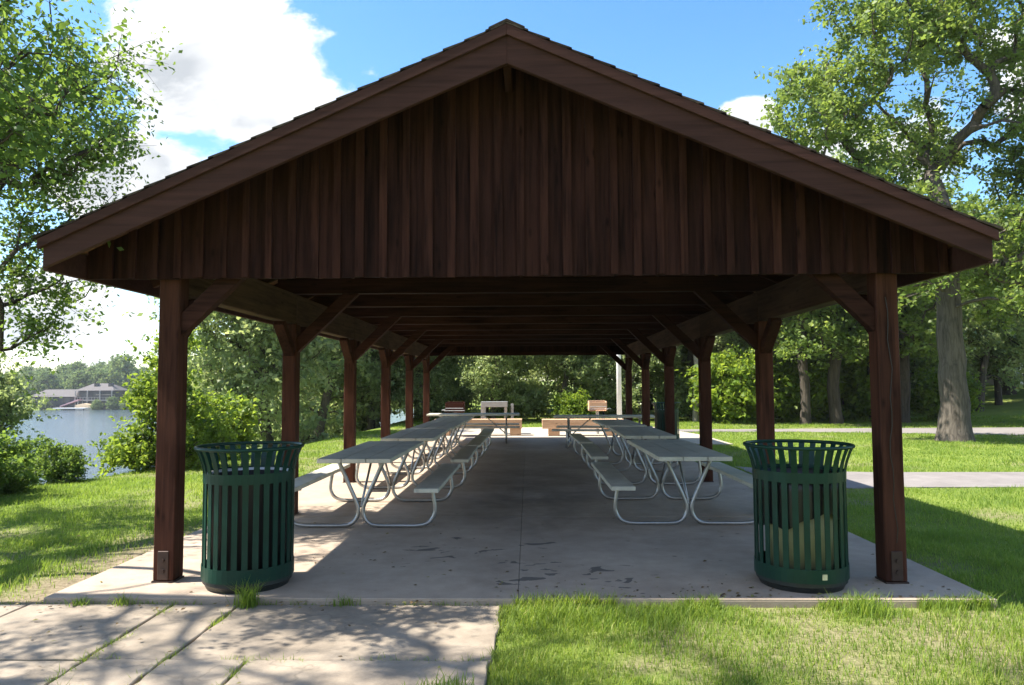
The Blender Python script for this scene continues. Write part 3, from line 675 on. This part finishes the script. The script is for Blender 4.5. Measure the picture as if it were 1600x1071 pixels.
# airy tree on the left, trunk outside the picture
lob = [(2.35, 3.0, 4.6, 1.1, 1.0, 1.5, 3.0), (2.1, 3.3, 3.0, .8, .7, .55, 2.8), (1.9, 3.2, 2.2, .4, .5, .4, 2.2), (4.0, -.2, 3.75, .5, .55, .85, 2.6), (0, -1, 8.5, 2.5, 2.4, 2.0, .34), (2.6, -2, 8.2, 2.2, 1.6, 1.3, .27), (4.1, -2.5, 9.1, 2.0, 1.5, 1.3, .5), (6.3, -2.8, 9.6, 1.8, 1.4, 1.0, .9), (1.1, -1, 5.2, 1.6, 1.4, 1.5, .24), (-.9, 2.0, 4.6, 1.5, 1.5, 1.2, .9), (-1.8, 3.6, 5.6, 1.5, 1.6, 1.3, .9), (1.3, 2.2, 6.4, 1.3, 1.3, 1.2, .8)]
t = build_tree('shade_tree', tree_geo(8, [(0, 0, -.4), (.1, .1, 2.2), (.2, .1, 4.2), (.1, 0, 6.5), (.3, -.2, 8.5)], .24, lob, 470, 125, .062, .23, .007, .25, 1.4, 12), 'bark_dark', 'leaf_near')
put(t, -7.6, 5.0, label='airy leafy tree reaching into the top left corner', sink=.1)

# woodland behind
W = []
for k, (hh, lowz) in enumerate(((10.5, 2.1), (9.5, 2.5), (11, 1.7), (8.5, 3.0))):
    g = random.Random(40+k); lob = []
    for q in range(11):
        a = g.uniform(0, 2*PI); z = lowz+.8+(hh-lowz-1.2)*(q/10); rr = 2.2*math.sin(PI*min(.95, .25+.65*q/10))*g.uniform(.5, 1); lob.append((rr*math.cos(a), rr*math.sin(a), z, g.uniform(1.2, 1.9)))
    W.append(build_tree('woodland_tree', tree_geo(50+k, [(0, 0, -.2), (g.uniform(-.2, .2), .1, 2.5), (g.uniform(-.4, .4), 0, 5), (0, g.uniform(-.4, .4), hh-1)], .19, lob, 165, 80, .25, .42, .015, .5, 1.35, 9, upb=.1), 'bark_dark', 'leaf_wood'))
used = [False]*4
def woods(k, x, y, s, label, group=None, cat='tree', rz=None):
    o = W[k] if not used[k] else copy_tree(W[k]); used[k] = True
    return put(o, x, y, s, random.uniform(0, 6.28) if rz is None else rz, label, cat, group)
GW = 'trees of the wood behind the pavilion'; LW = 'leafy tree among the dense wood beyond the patio'
for row, (y0, x0, x1, st) in enumerate(((37.5, -12, 15, 3.3), (42, -15, 19, 3.3), (48, -19, 24, 3.8), (56, -24, 30, 4.6))):
    x = x0
    while x < x1:
        woods(random.randrange(4), x+random.uniform(-.7, .7), y0+random.uniform(-1.3, 1.3), random.uniform(.85, 1.1), LW, GW); x += st
woods(0, 19.6, 28.5, .8, 'leafy tree close behind the big oak at the right picture edge')
GR = 'trees along the far edge of the right lawn'; LR = 'leafy tree at the back of the right lawn behind the big oak'
for x, y, k, s in ((16.5, 38.5, 0, .85), (19.5, 39, 3, .85), (24.5, 39, 1, .9), (28, 41, 0, .9), (32, 44, 2, .95), (37, 46, 1, 1.0), (17, 41, 2, .9), (22, 43, 0, .95), (27, 49, 3, 1.1), (34, 54, 2, 1.1), (42, 52, 0, 1.1)):
    woods(k, x, y, s, LR, GR)
# right lawn trunks one can tell apart
lob = [(0, 0, 6.8, 2.2), (-1.5, .3, 5.4, 1.4), (1.5, -.2, 5.6, 1.5), (.6, .8, 8.6, 1.8), (-1, -.6, 8.3, 1.5), (.2, -1.5, 5, 1.1), (1.8, .6, 7.4, 1.3), (-1.7, -.5, 3.7, 1.0), (1.5, -.6, 3.5, 1.0), (.3, 1.0, 3.5, .9), (-.6, -1.5, 3.3, .8)]
lt = build_tree('lawn_tree', tree_geo(71, [(0, 0, -.1), (.12, 0, 1.6), (0, .1, 3.2), (.1, 0, 5), (.2, 0, 8)], .2, lob, 250, 85, .18, .36, .014, .4, 1.5, 10, upb=.3), 'bark_dark', 'leaf_oak')
put(lt, 10.85, 29.2, .95, 1, 'slim dark trunked tree at the lawn edge, seen left of the right front post')
put(copy_tree(lt), 12.15, 29.4, (1.15, 1.15, 1.0), 3.4, 'stout grey trunked tree close left of the right front post')
put(copy_tree(lt), 15.1, 30.2, (1.2, 1.2, 1.0), 5, 'stout tree standing between the right front post and the big oak')
put(copy_tree(lt), 14.4, 31, (.9, .9, 1.0), 2, 'thin tree close behind the stout one between post and oak')
put(copy_tree(lt), 27.6, 43, (1.6, 1.6, .8), .6, 'leaning forked dark tree right of the big oak')
pt = build_tree('pale_trunk_tree', tree_geo(75, [(0, 0, -.1), (.1, 0, 2), (-.05, .1, 4.5), (.1, 0, 8.5)], .13, [(0, 0, 7.6, 1.8), (.6, .2, 9, 1.5), (-.8, -.3, 6.5, 1.2), (.7, -.4, 6, 1)], 90, 70, .2, .4, .012, .4, 1.2, 10), 'bark_pale', 'leaf_wood')
put(pt, 7.1, 31.5, 1.25, 0, 'pale sunlit trunk seen between the second and third right posts')
put(copy_tree(pt), 6.35, 36, .8, 2, 'slim pale trunk deeper in the wood just left of the fourth right post')

# left bank trees
lob = [(0, 0, 4.6, 2.2), (-1, .4, 3.0, 1.6), (.8, -.9, 2.6, 1.3), (1.3, .5, 4.2, 1.5), (.2, -.4, 6.3, 1.7), (-1.4, -.4, 5.4, 1.5), (.9, 1, 6.5, 1.5), (-.2, -1.3, 1.8, 1.0), (1.2, -.6, 1.6, .9)]
bt = build_tree('bank_tree', tree_geo(81, [(.5, 0, -.6), (.15, 0, 1.2), (-.2, .1, 2.8), (0, .1, 5), (0, 0, 6.5)], .17, lob, 250, 95, .17, .36, .012, .4, 1.3, 10, upb=.15), 'bark', 'leaf_wood')
put(bt, -8.7, 24, 1.1, 0, 'bushy grey green tree with a leaning trunk between the first two left posts', sink=.3)
put(copy_tree(bt), -11.2, 26.5, .8, 2.2, 'smaller bushy tree beside the leaning one on the bank', sink=.2)
put(copy_tree(bt), -8.5, 30.5, 1.1, 4.0, 'leafy bank tree seen between the second and third left posts', sink=.3)
put(copy_tree(bt), -7.3, 33.6, 1.1, 5.3, 'leafy bank tree seen between the third and fourth left posts', sink=.3)
put(copy_tree(bt), -12.2, 36, 1.3, 1.2, 'large bank tree overhanging the lake behind the others', sink=.2)
put(copy_tree(bt), -10.25, 12.9, .46, 3.1, 'young leafy tree in front of the lake at far left', sink=.2)
# shrubs
def shrub_geo(seed, hh, rr, ncl, nleaf, leaf, sig):
    g = random.Random(seed); lob = [(g.uniform(-rr, rr)*.6, g.uniform(-rr, rr)*.6, hh*g.uniform(.25, .85), rr*g.uniform(.35, .6)) for _ in range(8)]
    return tree_geo(seed, [(0, 0, -.2), (.05, 0, hh*.4), (0, .05, hh*.8)], .045, lob, ncl, nleaf, leaf, sig, .006, .3, 1.2, 6)
sl = [(0, 0, .7, .8, .8, .5), (-.55, .2, .9, .55, .6, .35), (.35, -.1, 1.35, .75, .7, .4), (.1, .2, 2.0, .6, .6, .4), (.55, 0, 2.35, .55, .6, .35), (.3, .1, 2.95, .4, .4, .35), (.8, .2, 3.3, .3, .3, .4), (1.2, -.1, 1.7, .5, .6, .4), (.9, .3, .8, .7, .7, .5), (1.7, .3, 1.1, .45, .5, .4)]
sb = build_tree('shrub', tree_geo(90, [(0, 0, -.3), (.2, 0, 1.5), (.4, .1, 3.1)], .05, sl, 200, 70, .11, .19, .006, .3, 1.2, 6), 'bark_dark', 'leaf_bright', ('stem', 'foliage'))
put(sb, -7.35, 14.0, (.8, .85, .86), 0, 'bright yellow green sapling just left of the left front post', 'shrub', sink=.3)
s2 = build_tree('shrub', shrub_geo(91, 2.0, 1.2, 130, 80, .12, .2), 'bark_dark', 'leaf_near', ('stem', 'foliage'))
put(copy_tree(s2), -8.7, 12.2, .5, 2, 'loose leafy shrub on the bank in front of the water', 'shrub', sink=.25)
put(copy_tree(s2), -7.85, 12.3, (.38, .38, .44), 4, 'low airy shrub at the lawn edge beside the yellow green sapling', 'shrub', sink=.2)
put(s2, -7.8, 10.9, .36, 1, 'leafy shrub at the lake edge in the lower left', 'shrub', sink=.25)
put(copy_tree(s2), -7.75, 10.1, .62, 3, 'small shrub at the left picture edge above the lawn', 'shrub', sink=.2)

s3 = build_tree('shrub', shrub_geo(92, 1.8, 1.3, 140, 70, .15, .22), 'bark_dark', 'leaf_bright', ('stem', 'foliage'))
GE = 'smaller trees along the sunny wood edge'
for x, y, sc_, a, lab in ((-4.7, 32.2, .74, .3, 'small sunlit tree at the wood edge behind the last left posts'), (-1.5, 31.6, .7, 1.7, 'small sunlit tree at the wood edge behind the grey metal frame'), (1.6, 33, .78, 2.9, 'small sunlit tree at the wood edge just right of the centre gap'), (5.0, 32.6, .8, 4.4, 'small sunlit tree at the wood edge behind the pale light pole'), (9.6, 33.4, .85, 5.2, 'small sunlit tree at the wood edge between the first right posts'), (13.4, 34.2, .95, .9, 'leafy tree at the lawn edge right behind the right front post'), (17.6, 34.6, 1.0, 2.2, 'leafy tree at the lawn edge just right of the oak trunk'), (22.5, 37, 1.05, 3.7, 'leafy tree at the lawn edge near the right picture edge')):
    put(copy_tree(bt), x, y, sc_, a, lab, 'tree', GE, sink=.1)
GS = 'bright shrubs along the wood edge'
for x, y, s, lab in ((-7.1, 16.2, .8, 'bright shrub at the foot of the leaning bank tree'), (8.7, 30.2, 1.5, 'bright green shrub between the first and second right posts'), (10.9, 31.4, 1.3, 'low bright shrub behind the slim dark trunk'), (7.9, 31.4, .8, 'low bushy shrub at the lawn edge beside the pale trunk'), (13.3, 31.6, 1.5, 'round bright shrub behind the right front post'), (17.3, 31.5, 1.1, 'dark leaved shrub beside the oak trunk'), (1.9, 30.2, .7, 'yellow green shrub left of the pale grill')):
    put(s3 if x == -7.1 else copy_tree(s3), x, y, s, x, lab, 'shrub', GS)
s4 = build_tree('understory_bush', shrub_geo(93, 2.2, 1.6, 120, 70, .2, .32), 'bark_dark', 'leaf_wood', ('stem', 'foliage'))
k = 0
for x in np.arange(-8, 17, 3.9):
    put(s4 if k == 0 else copy_tree(s4), float(x)+random.uniform(-.6, .6), 33.2+random.uniform(-.8, 1.5), random.uniform(.8, 1.15), random.uniform(0, 6), 'shadowy bush under the trees at the wood edge', 'bush', 'bushes under the wood edge'); k += 1

# ------------------------------------------------------------------ far shore
lob = [(0, 0, 9, 4.6), (-3, 1, 7, 3.2), (3, -1, 7.5, 3.4), (.5, 0, 12, 3.8), (-1.5, -2, 5, 3), (2, -2.5, 4.5, 2.8)]
ft = build_tree('far_tree', tree_geo(101, [(0, 0, -.5), (0, 0, 6), (0, 0, 11)], .35, lob, 170, 45, .95, 1.0, .05, .55, 1.2, 6), 'bark_dark', 'leaf_far')
GF = 'trees on the far shore'; k = 0
for row, yy in enumerate((252, 266, 284, 306)):
    x = -215
    while x < -66:
        xx = x+random.uniform(-3, 3); s = random.uniform(.55, .82)*(1+.06*row)
        if row == 0 and -172 < xx < -134: s = 0
        if s:
            put(ft if k == 0 else copy_tree(ft), xx, yy+random.uniform(-4, 4), s, random.uniform(0, 6), 'rounded hazy tree on the far shore of the lake', 'tree', GF); k += 1
        x += 8.5
put(copy_tree(ft), -152, 272, 1.2, 1, 'tallest domed tree rising above the far shore houses', sink=.5)
for x, s in ((-158.5, .28), (-141, .3), (-136, .36), (-131, .34)):
    put(copy_tree(ft), x, 238.5, s, x, 'low green bush along the far waterline by the houses', 'bush', 'bushes along the far waterline')
def hip(b, x0, x1, y0, y1, z0, z1, ins):
    ym = (y0+y1)/2
    b.add([(x0, y0, z0), (x1, y0, z0), (x1, y1, z0), (x0, y1, z0), (x0+ins, ym, z1), (x1-ins, ym, z1)], [(0, 1, 5, 4), (1, 2, 5), (2, 3, 4, 5), (3, 0, 4), (3, 2, 1, 0)])
h1 = tag(empty('boat_house', (-157.5, 246, -5.1)), 'long low grey roofed house by the water on the far shore', 'house')
b = MB(); b.box(-7.2, 7.2, -4, 4, -1, 3.6); b.build('wall', M['darkwall'], h1)
b = MB(); hip(b, -8, 8, -5, 5, 3.6, 6.0, 2.5); b.build('roof', M['roofgrey'], h1)
b = MB(); b.box(-4.2, -1.6, -4.3, -4.0, -.8, 3.6); b.build('wall_panel', M['housewall'], h1)
for xa in (-6.9, -1.4, 1.0, 3.4): 
    b = MB(); b.box(xa, xa+2.1, -4.12, -4.0, .4, 3.1); b.build('window', M['glass'], h1)
b = MB(); b.box(-7.2, -6.9, -4.3, -4.02, -.8, 3.6); b.build('post', M['offwhite'], h1)
h2 = tag(empty('lake_house', (-144.2, 247, -5.1)), 'two storey hip roofed lake house with a balcony on the far shore', 'house')
b = MB(); b.box(-5.6, 5.6, -4, 4, -1, 5.6); b.build('wall', M['darkwall'], h2)
b = MB(); hip(b, -6.6, 6.6, -5.2, 5.2, 5.6, 8.0, 3.6); rf = b.build('roof', M['roofgrey'], h2)
for xa in (-1.6, 3.2):
    b = MB(); b.box(xa, xa+1.2, -2.4, -1.2, 6.2, 8.1); b.build('chimney', M['darkwall'], rf)
b = MB(); b.box(-6.4, 6.4, -5.6, -4.02, 2.2, 2.55); bc = b.build('balcony', M['offwhite'], h2)
b = MB()
for k in range(14): b.box(-6.3+k*.96, -6.2+k*.96, -5.58, -5.5, 2.55, 3.3)
b.box(-6.4, 6.4, -5.6, -5.48, 3.3, 3.4); b.build('railing', M['offwhite'], bc)
for xa in (-6.2, -2.2, 2, 6):
    b = MB(); b.box(xa, xa+.28, -5.5, -5.2, -.8, 5.6); b.build('post', M['offwhite'], h2)
for xa in (-4.9, -1.2, 2.4):
    for z in (.2, 3.0):
        b = MB(); b.box(xa, xa+2.3, -4.1, -4.0, z, z+1.9); wn = b.build('window', M['glass'], h2)
b = MB(); b.box(.8, 6.4, -5.4, -4.02, 4.1, 4.3); b.build('awning', M['housewall'], h2)
d = tag(empty('dock', (-148.5, 237, LAKE)), 'long pale dock along the far waterline', 'dock')
b = MB(); b.box(-5.5, 5, -1.2, 1.2, .45, .75); b.build('deck', M['white'], d)
for xa in (-5, -2, 1, 4):
    b = MB(); b.tube([(xa, 0, -1.2), (xa, 0, .45)], .18, 8); b.build('pile', M['darkwall'], d)
bo = tag(empty('pontoon_boat', (-145.5, 239.6, LAKE)), 'boat under a tan cover moored at the far dock', 'boat')
b = MB(); b.prism([(-3.2, .1), (3.0, .1), (3.6, .75), (-3.2, .75)], -1, 1); b.build('hull', M['white'], bo)
b = MB(); b.prism([(-3, .76), (3.3, .76), (2.4, 1.7), (-.4, 2.1), (-2.8, 1.6)], -.95, .95); b.build('cover', M['tan'], bo)
ca = tag(empty('canopy', (-151.2, 241, LAKE)), 'sloping faded pink canopy beside the far dock', 'canopy')
b = MB(); b.prism([(-3, .9), (3.2, 3.1), (3.2, 3.5), (-3, 1.3)], -1.4, 1.4); b.build('cloth', M['pink'], ca)
for xa, z in ((-2.8, 1.0), (3.0, 3.05)):
    for ya in (-1.2, 1.2):
        b = MB(); b.tube([(xa, ya, -1.0), (xa, ya, z)], .1, 6); b.build('pole', M['steel'], ca)
# dark building at the far right
h3 = tag(empty('park_building', (35.5, 52, 1.2)), 'dark open sided building with pale posts at the far right', 'building')
b = MB(); b.box(-5.5, 6, 2, 6, -.3, 2.6); b.build('wall', M['darkwall'], h3)
b = MB(); hip(b, -6.4, 6.8, -1.8, 6.8, 2.6, 4.4, 2.5); b.build('roof', M['roofgrey'], h3)
for xa in (-5.6, -2.2, 1.4, 5.4):
    b = MB(); b.box(xa, xa+.32, -1.2, -.9, -.4, 2.6); b.build('post', M['white'], h3)
b = MB(); b.box(-5.4, 5.8, 1.5, 1.98, -.3, .6); b.build('counter', M['housewall'], h3)

hz = MB(); hz.box(-700, 300, -60, 600, -14, 45)
hm = bpy.data.materials.new('summer haze'); hm.use_nodes = True; hn = hm.node_tree
for n_ in list(hn.nodes):
    if n_.type == 'BSDF_PRINCIPLED': hn.nodes.remove(n_)
pvn = nd(hn, 'ShaderNodeVolumePrincipled', {'Color': (.86, .93, 1.0, 1), 'Density': .00025, 'Anisotropy': .2})
hn.links.new(pvn.outputs[0], hn.nodes['Material Output'].inputs['Volume'])
tag(hz.build('haze', hm), 'thin pale summer haze softening the far shore', 'haze', kind='stuff')

# ------------------------------------------------------------------ sun, sky, camera
sun = bpy.data.lights.new('sun', 'SUN'); sun.energy = 4.8; sun.angle = rad(.53); sun.color = (1, .94, .84)
so = bpy.data.objects.new('sun', sun); COL.objects.link(so)
dirv = Vector((SUNK[0], SUNK[1], -1)).normalized(); so.rotation_euler = dirv.to_track_quat('-Z', 'Y').to_euler(); so.location = (-20, -3, 30)
wd = bpy.data.worlds.new('World'); S.world = wd; wd.use_nodes = True; nt = wd.node_tree
bg = nt.nodes['Background']
sky = nd(nt, 'ShaderNodeTexSky', sky_type='NISHITA', sun_disc=False, sun_elevation=math.asin(-dirv.z), sun_rotation=math.atan2(-dirv.x, -dirv.y), air_density=1.0, dust_density=.6, ozone_density=1.6)
SKYS = .11
tc = nd(nt, 'ShaderNodeTexCoord').outputs['Generated']; sp = nd(nt, 'ShaderNodeSeparateXYZ', {0: tc})
ay = mth(nt, 'MAXIMUM', mth(nt, 'ABSOLUTE', sp.outputs[1]), .08)
U = mth(nt, 'DIVIDE', sp.outputs[0], ay); Wv = mth(nt, 'DIVIDE', sp.outputs[2], ay)
pv = nd(nt, 'ShaderNodeCombineXYZ', {0: U, 1: mth(nt, 'MULTIPLY', Wv, 1.7), 2: 0.0}).outputs[0]
n1 = noise(nt, pv, 5.2, 10, .6, .25); n2 = noise(nt, pv, 2.1, 4, .5)
field = mth(nt, 'ADD', mth(nt, 'MULTIPLY', mth(nt, 'SUBTRACT', n1, .5), 2.1), mth(nt, 'MULTIPLY', mth(nt, 'SUBTRACT', n2, .5), .5))
BL = [(-.44, .46, .22, .17, 1.0), (-.345, .43, .10, .07, .55), (-.55, .29, .20, .10, .9), (-.45, .27, .10, .05, .5), (-.66, .10, .28, .10, .62), (.315, .375, .055, .035, .7), (.5, .34, .17, .10, .7), (.66, .42, .08, .09, .6), (-.222, .45, .03, .05, .36), (-.25, .41, .05, .03, .34), (-.27, .49, .06, .04, .3), (.45, .15, .5, .10, .55), (-.15, .1, .5, .08, .5)]
tot = None
for (cu, cw, ru, rw, am) in BL:
    a = mth(nt, 'DIVIDE', mth(nt, 'SUBTRACT', U, cu), ru); c = mth(nt, 'DIVIDE', mth(nt, 'SUBTRACT', Wv, cw), rw)
    q = mth(nt, 'MULTIPLY', mth(nt, 'MAXIMUM', mth(nt, 'SUBTRACT', 1.0, mth(nt, 'ADD', mth(nt, 'MULTIPLY', a, a), mth(nt, 'MULTIPLY', c, c))), 0.0), am)
    tot = q if tot is None else mth(nt, 'MAXIMUM', tot, q)
behind = nd(nt, 'ShaderNodeMapRange', {0: sp.outputs[1], 1: .15, 2: -.2, 3: 0.0, 4: .34}).outputs[0]  # extra unseen cloud cover behind the camera, added to whiten ambient light
dens = mth(nt, 'ADD', mth(nt, 'SUBTRACT', mth(nt, 'ADD', field, tot), .3), behind)
mask = nd(nt, 'ShaderNodeMapRange', {0: dens, 1: 0.0, 2: .26}, interpolation_type='SMOOTHSTEP').outputs[0]
sh = noise(nt, nd(nt, 'ShaderNodeVectorMath', {0: pv, 1: (3.3, 1.02, 0)}, operation='ADD').outputs[0], 2.6, 5, .5, .3)
thick = nd(nt, 'ShaderNodeMapRange', {0: dens, 1: .12, 2: .5}).outputs[0]
gr = mth(nt, 'MULTIPLY', nd(nt, 'ShaderNodeMapRange', {0: sh, 1: .36, 2: .56}, interpolation_type='SMOOTHSTEP').outputs[0], thick)
cc = mixc(nt, gr, (.47, .47, .47, 1), (.235, .25, .268, 1))
st = noise(nt, nd(nt, 'ShaderNodeCombineXYZ', {0: mth(nt, 'MULTIPLY', U, 2.2), 1: mth(nt, 'MULTIPLY', Wv, 16.0), 2: .3}).outputs[0], 1.6, 5, .55, .3)
low = mth(nt, 'MULTIPLY', nd(nt, 'ShaderNodeMapRange', {0: st, 1: .48, 2: .68}, interpolation_type='SMOOTHSTEP').outputs[0], nd(nt, 'ShaderNodeMapRange', {0: Wv, 1: .24, 2: .12, 3: 0.0, 4: .75}).outputs[0])
cc = mixc(nt, low, cc, (.24, .285, .345, 1))
skyc = nd(nt, 'ShaderNodeHueSaturation', {'Saturation': 1.28, 'Color': mixc(nt, 1.0, sky.outputs[0], (SKYS, SKYS, SKYS, 1), 'MULTIPLY')}).outputs[0]
nt.links.new(mixc(nt, mask, skyc, cc), bg.inputs['Color']); bg.inputs['Strength'].default_value = 1.0

cam = bpy.data.cameras.new('camera'); cam.sensor_width = 36; cam.lens = 1150/1600*36; cam.clip_end = 3000; cam.clip_start = .05
co = bpy.data.objects.new('camera', cam); COL.objects.link(co); S.camera = co
psi, th, ro = math.atan(25/1150), math.atan(67.5/1150), rad(.25)
Fv = Vector((-math.sin(psi)*math.cos(th), math.cos(psi)*math.cos(th), math.sin(th))); Rv = Fv.cross(Vector((0, 0, 1))).normalized(); Uv = Rv.cross(Fv)
R2 = Rv*math.cos(ro)-Uv*math.sin(ro); U2 = Uv*math.cos(ro)+Rv*math.sin(ro)
mw = Matrix((R2, U2, -Fv)).transposed().to_4x4(); mw.translation = (0, 0, 1.5); co.matrix_world = mw
S.view_settings.view_transform = 'Standard'; S.view_settings.look = 'None'; S.view_settings.exposure = 1.55; S.view_settings.gamma = 1
S.cycles.use_denoising = True
S.cycles.max_bounces = 8; S.cycles.transparent_max_bounces = 8
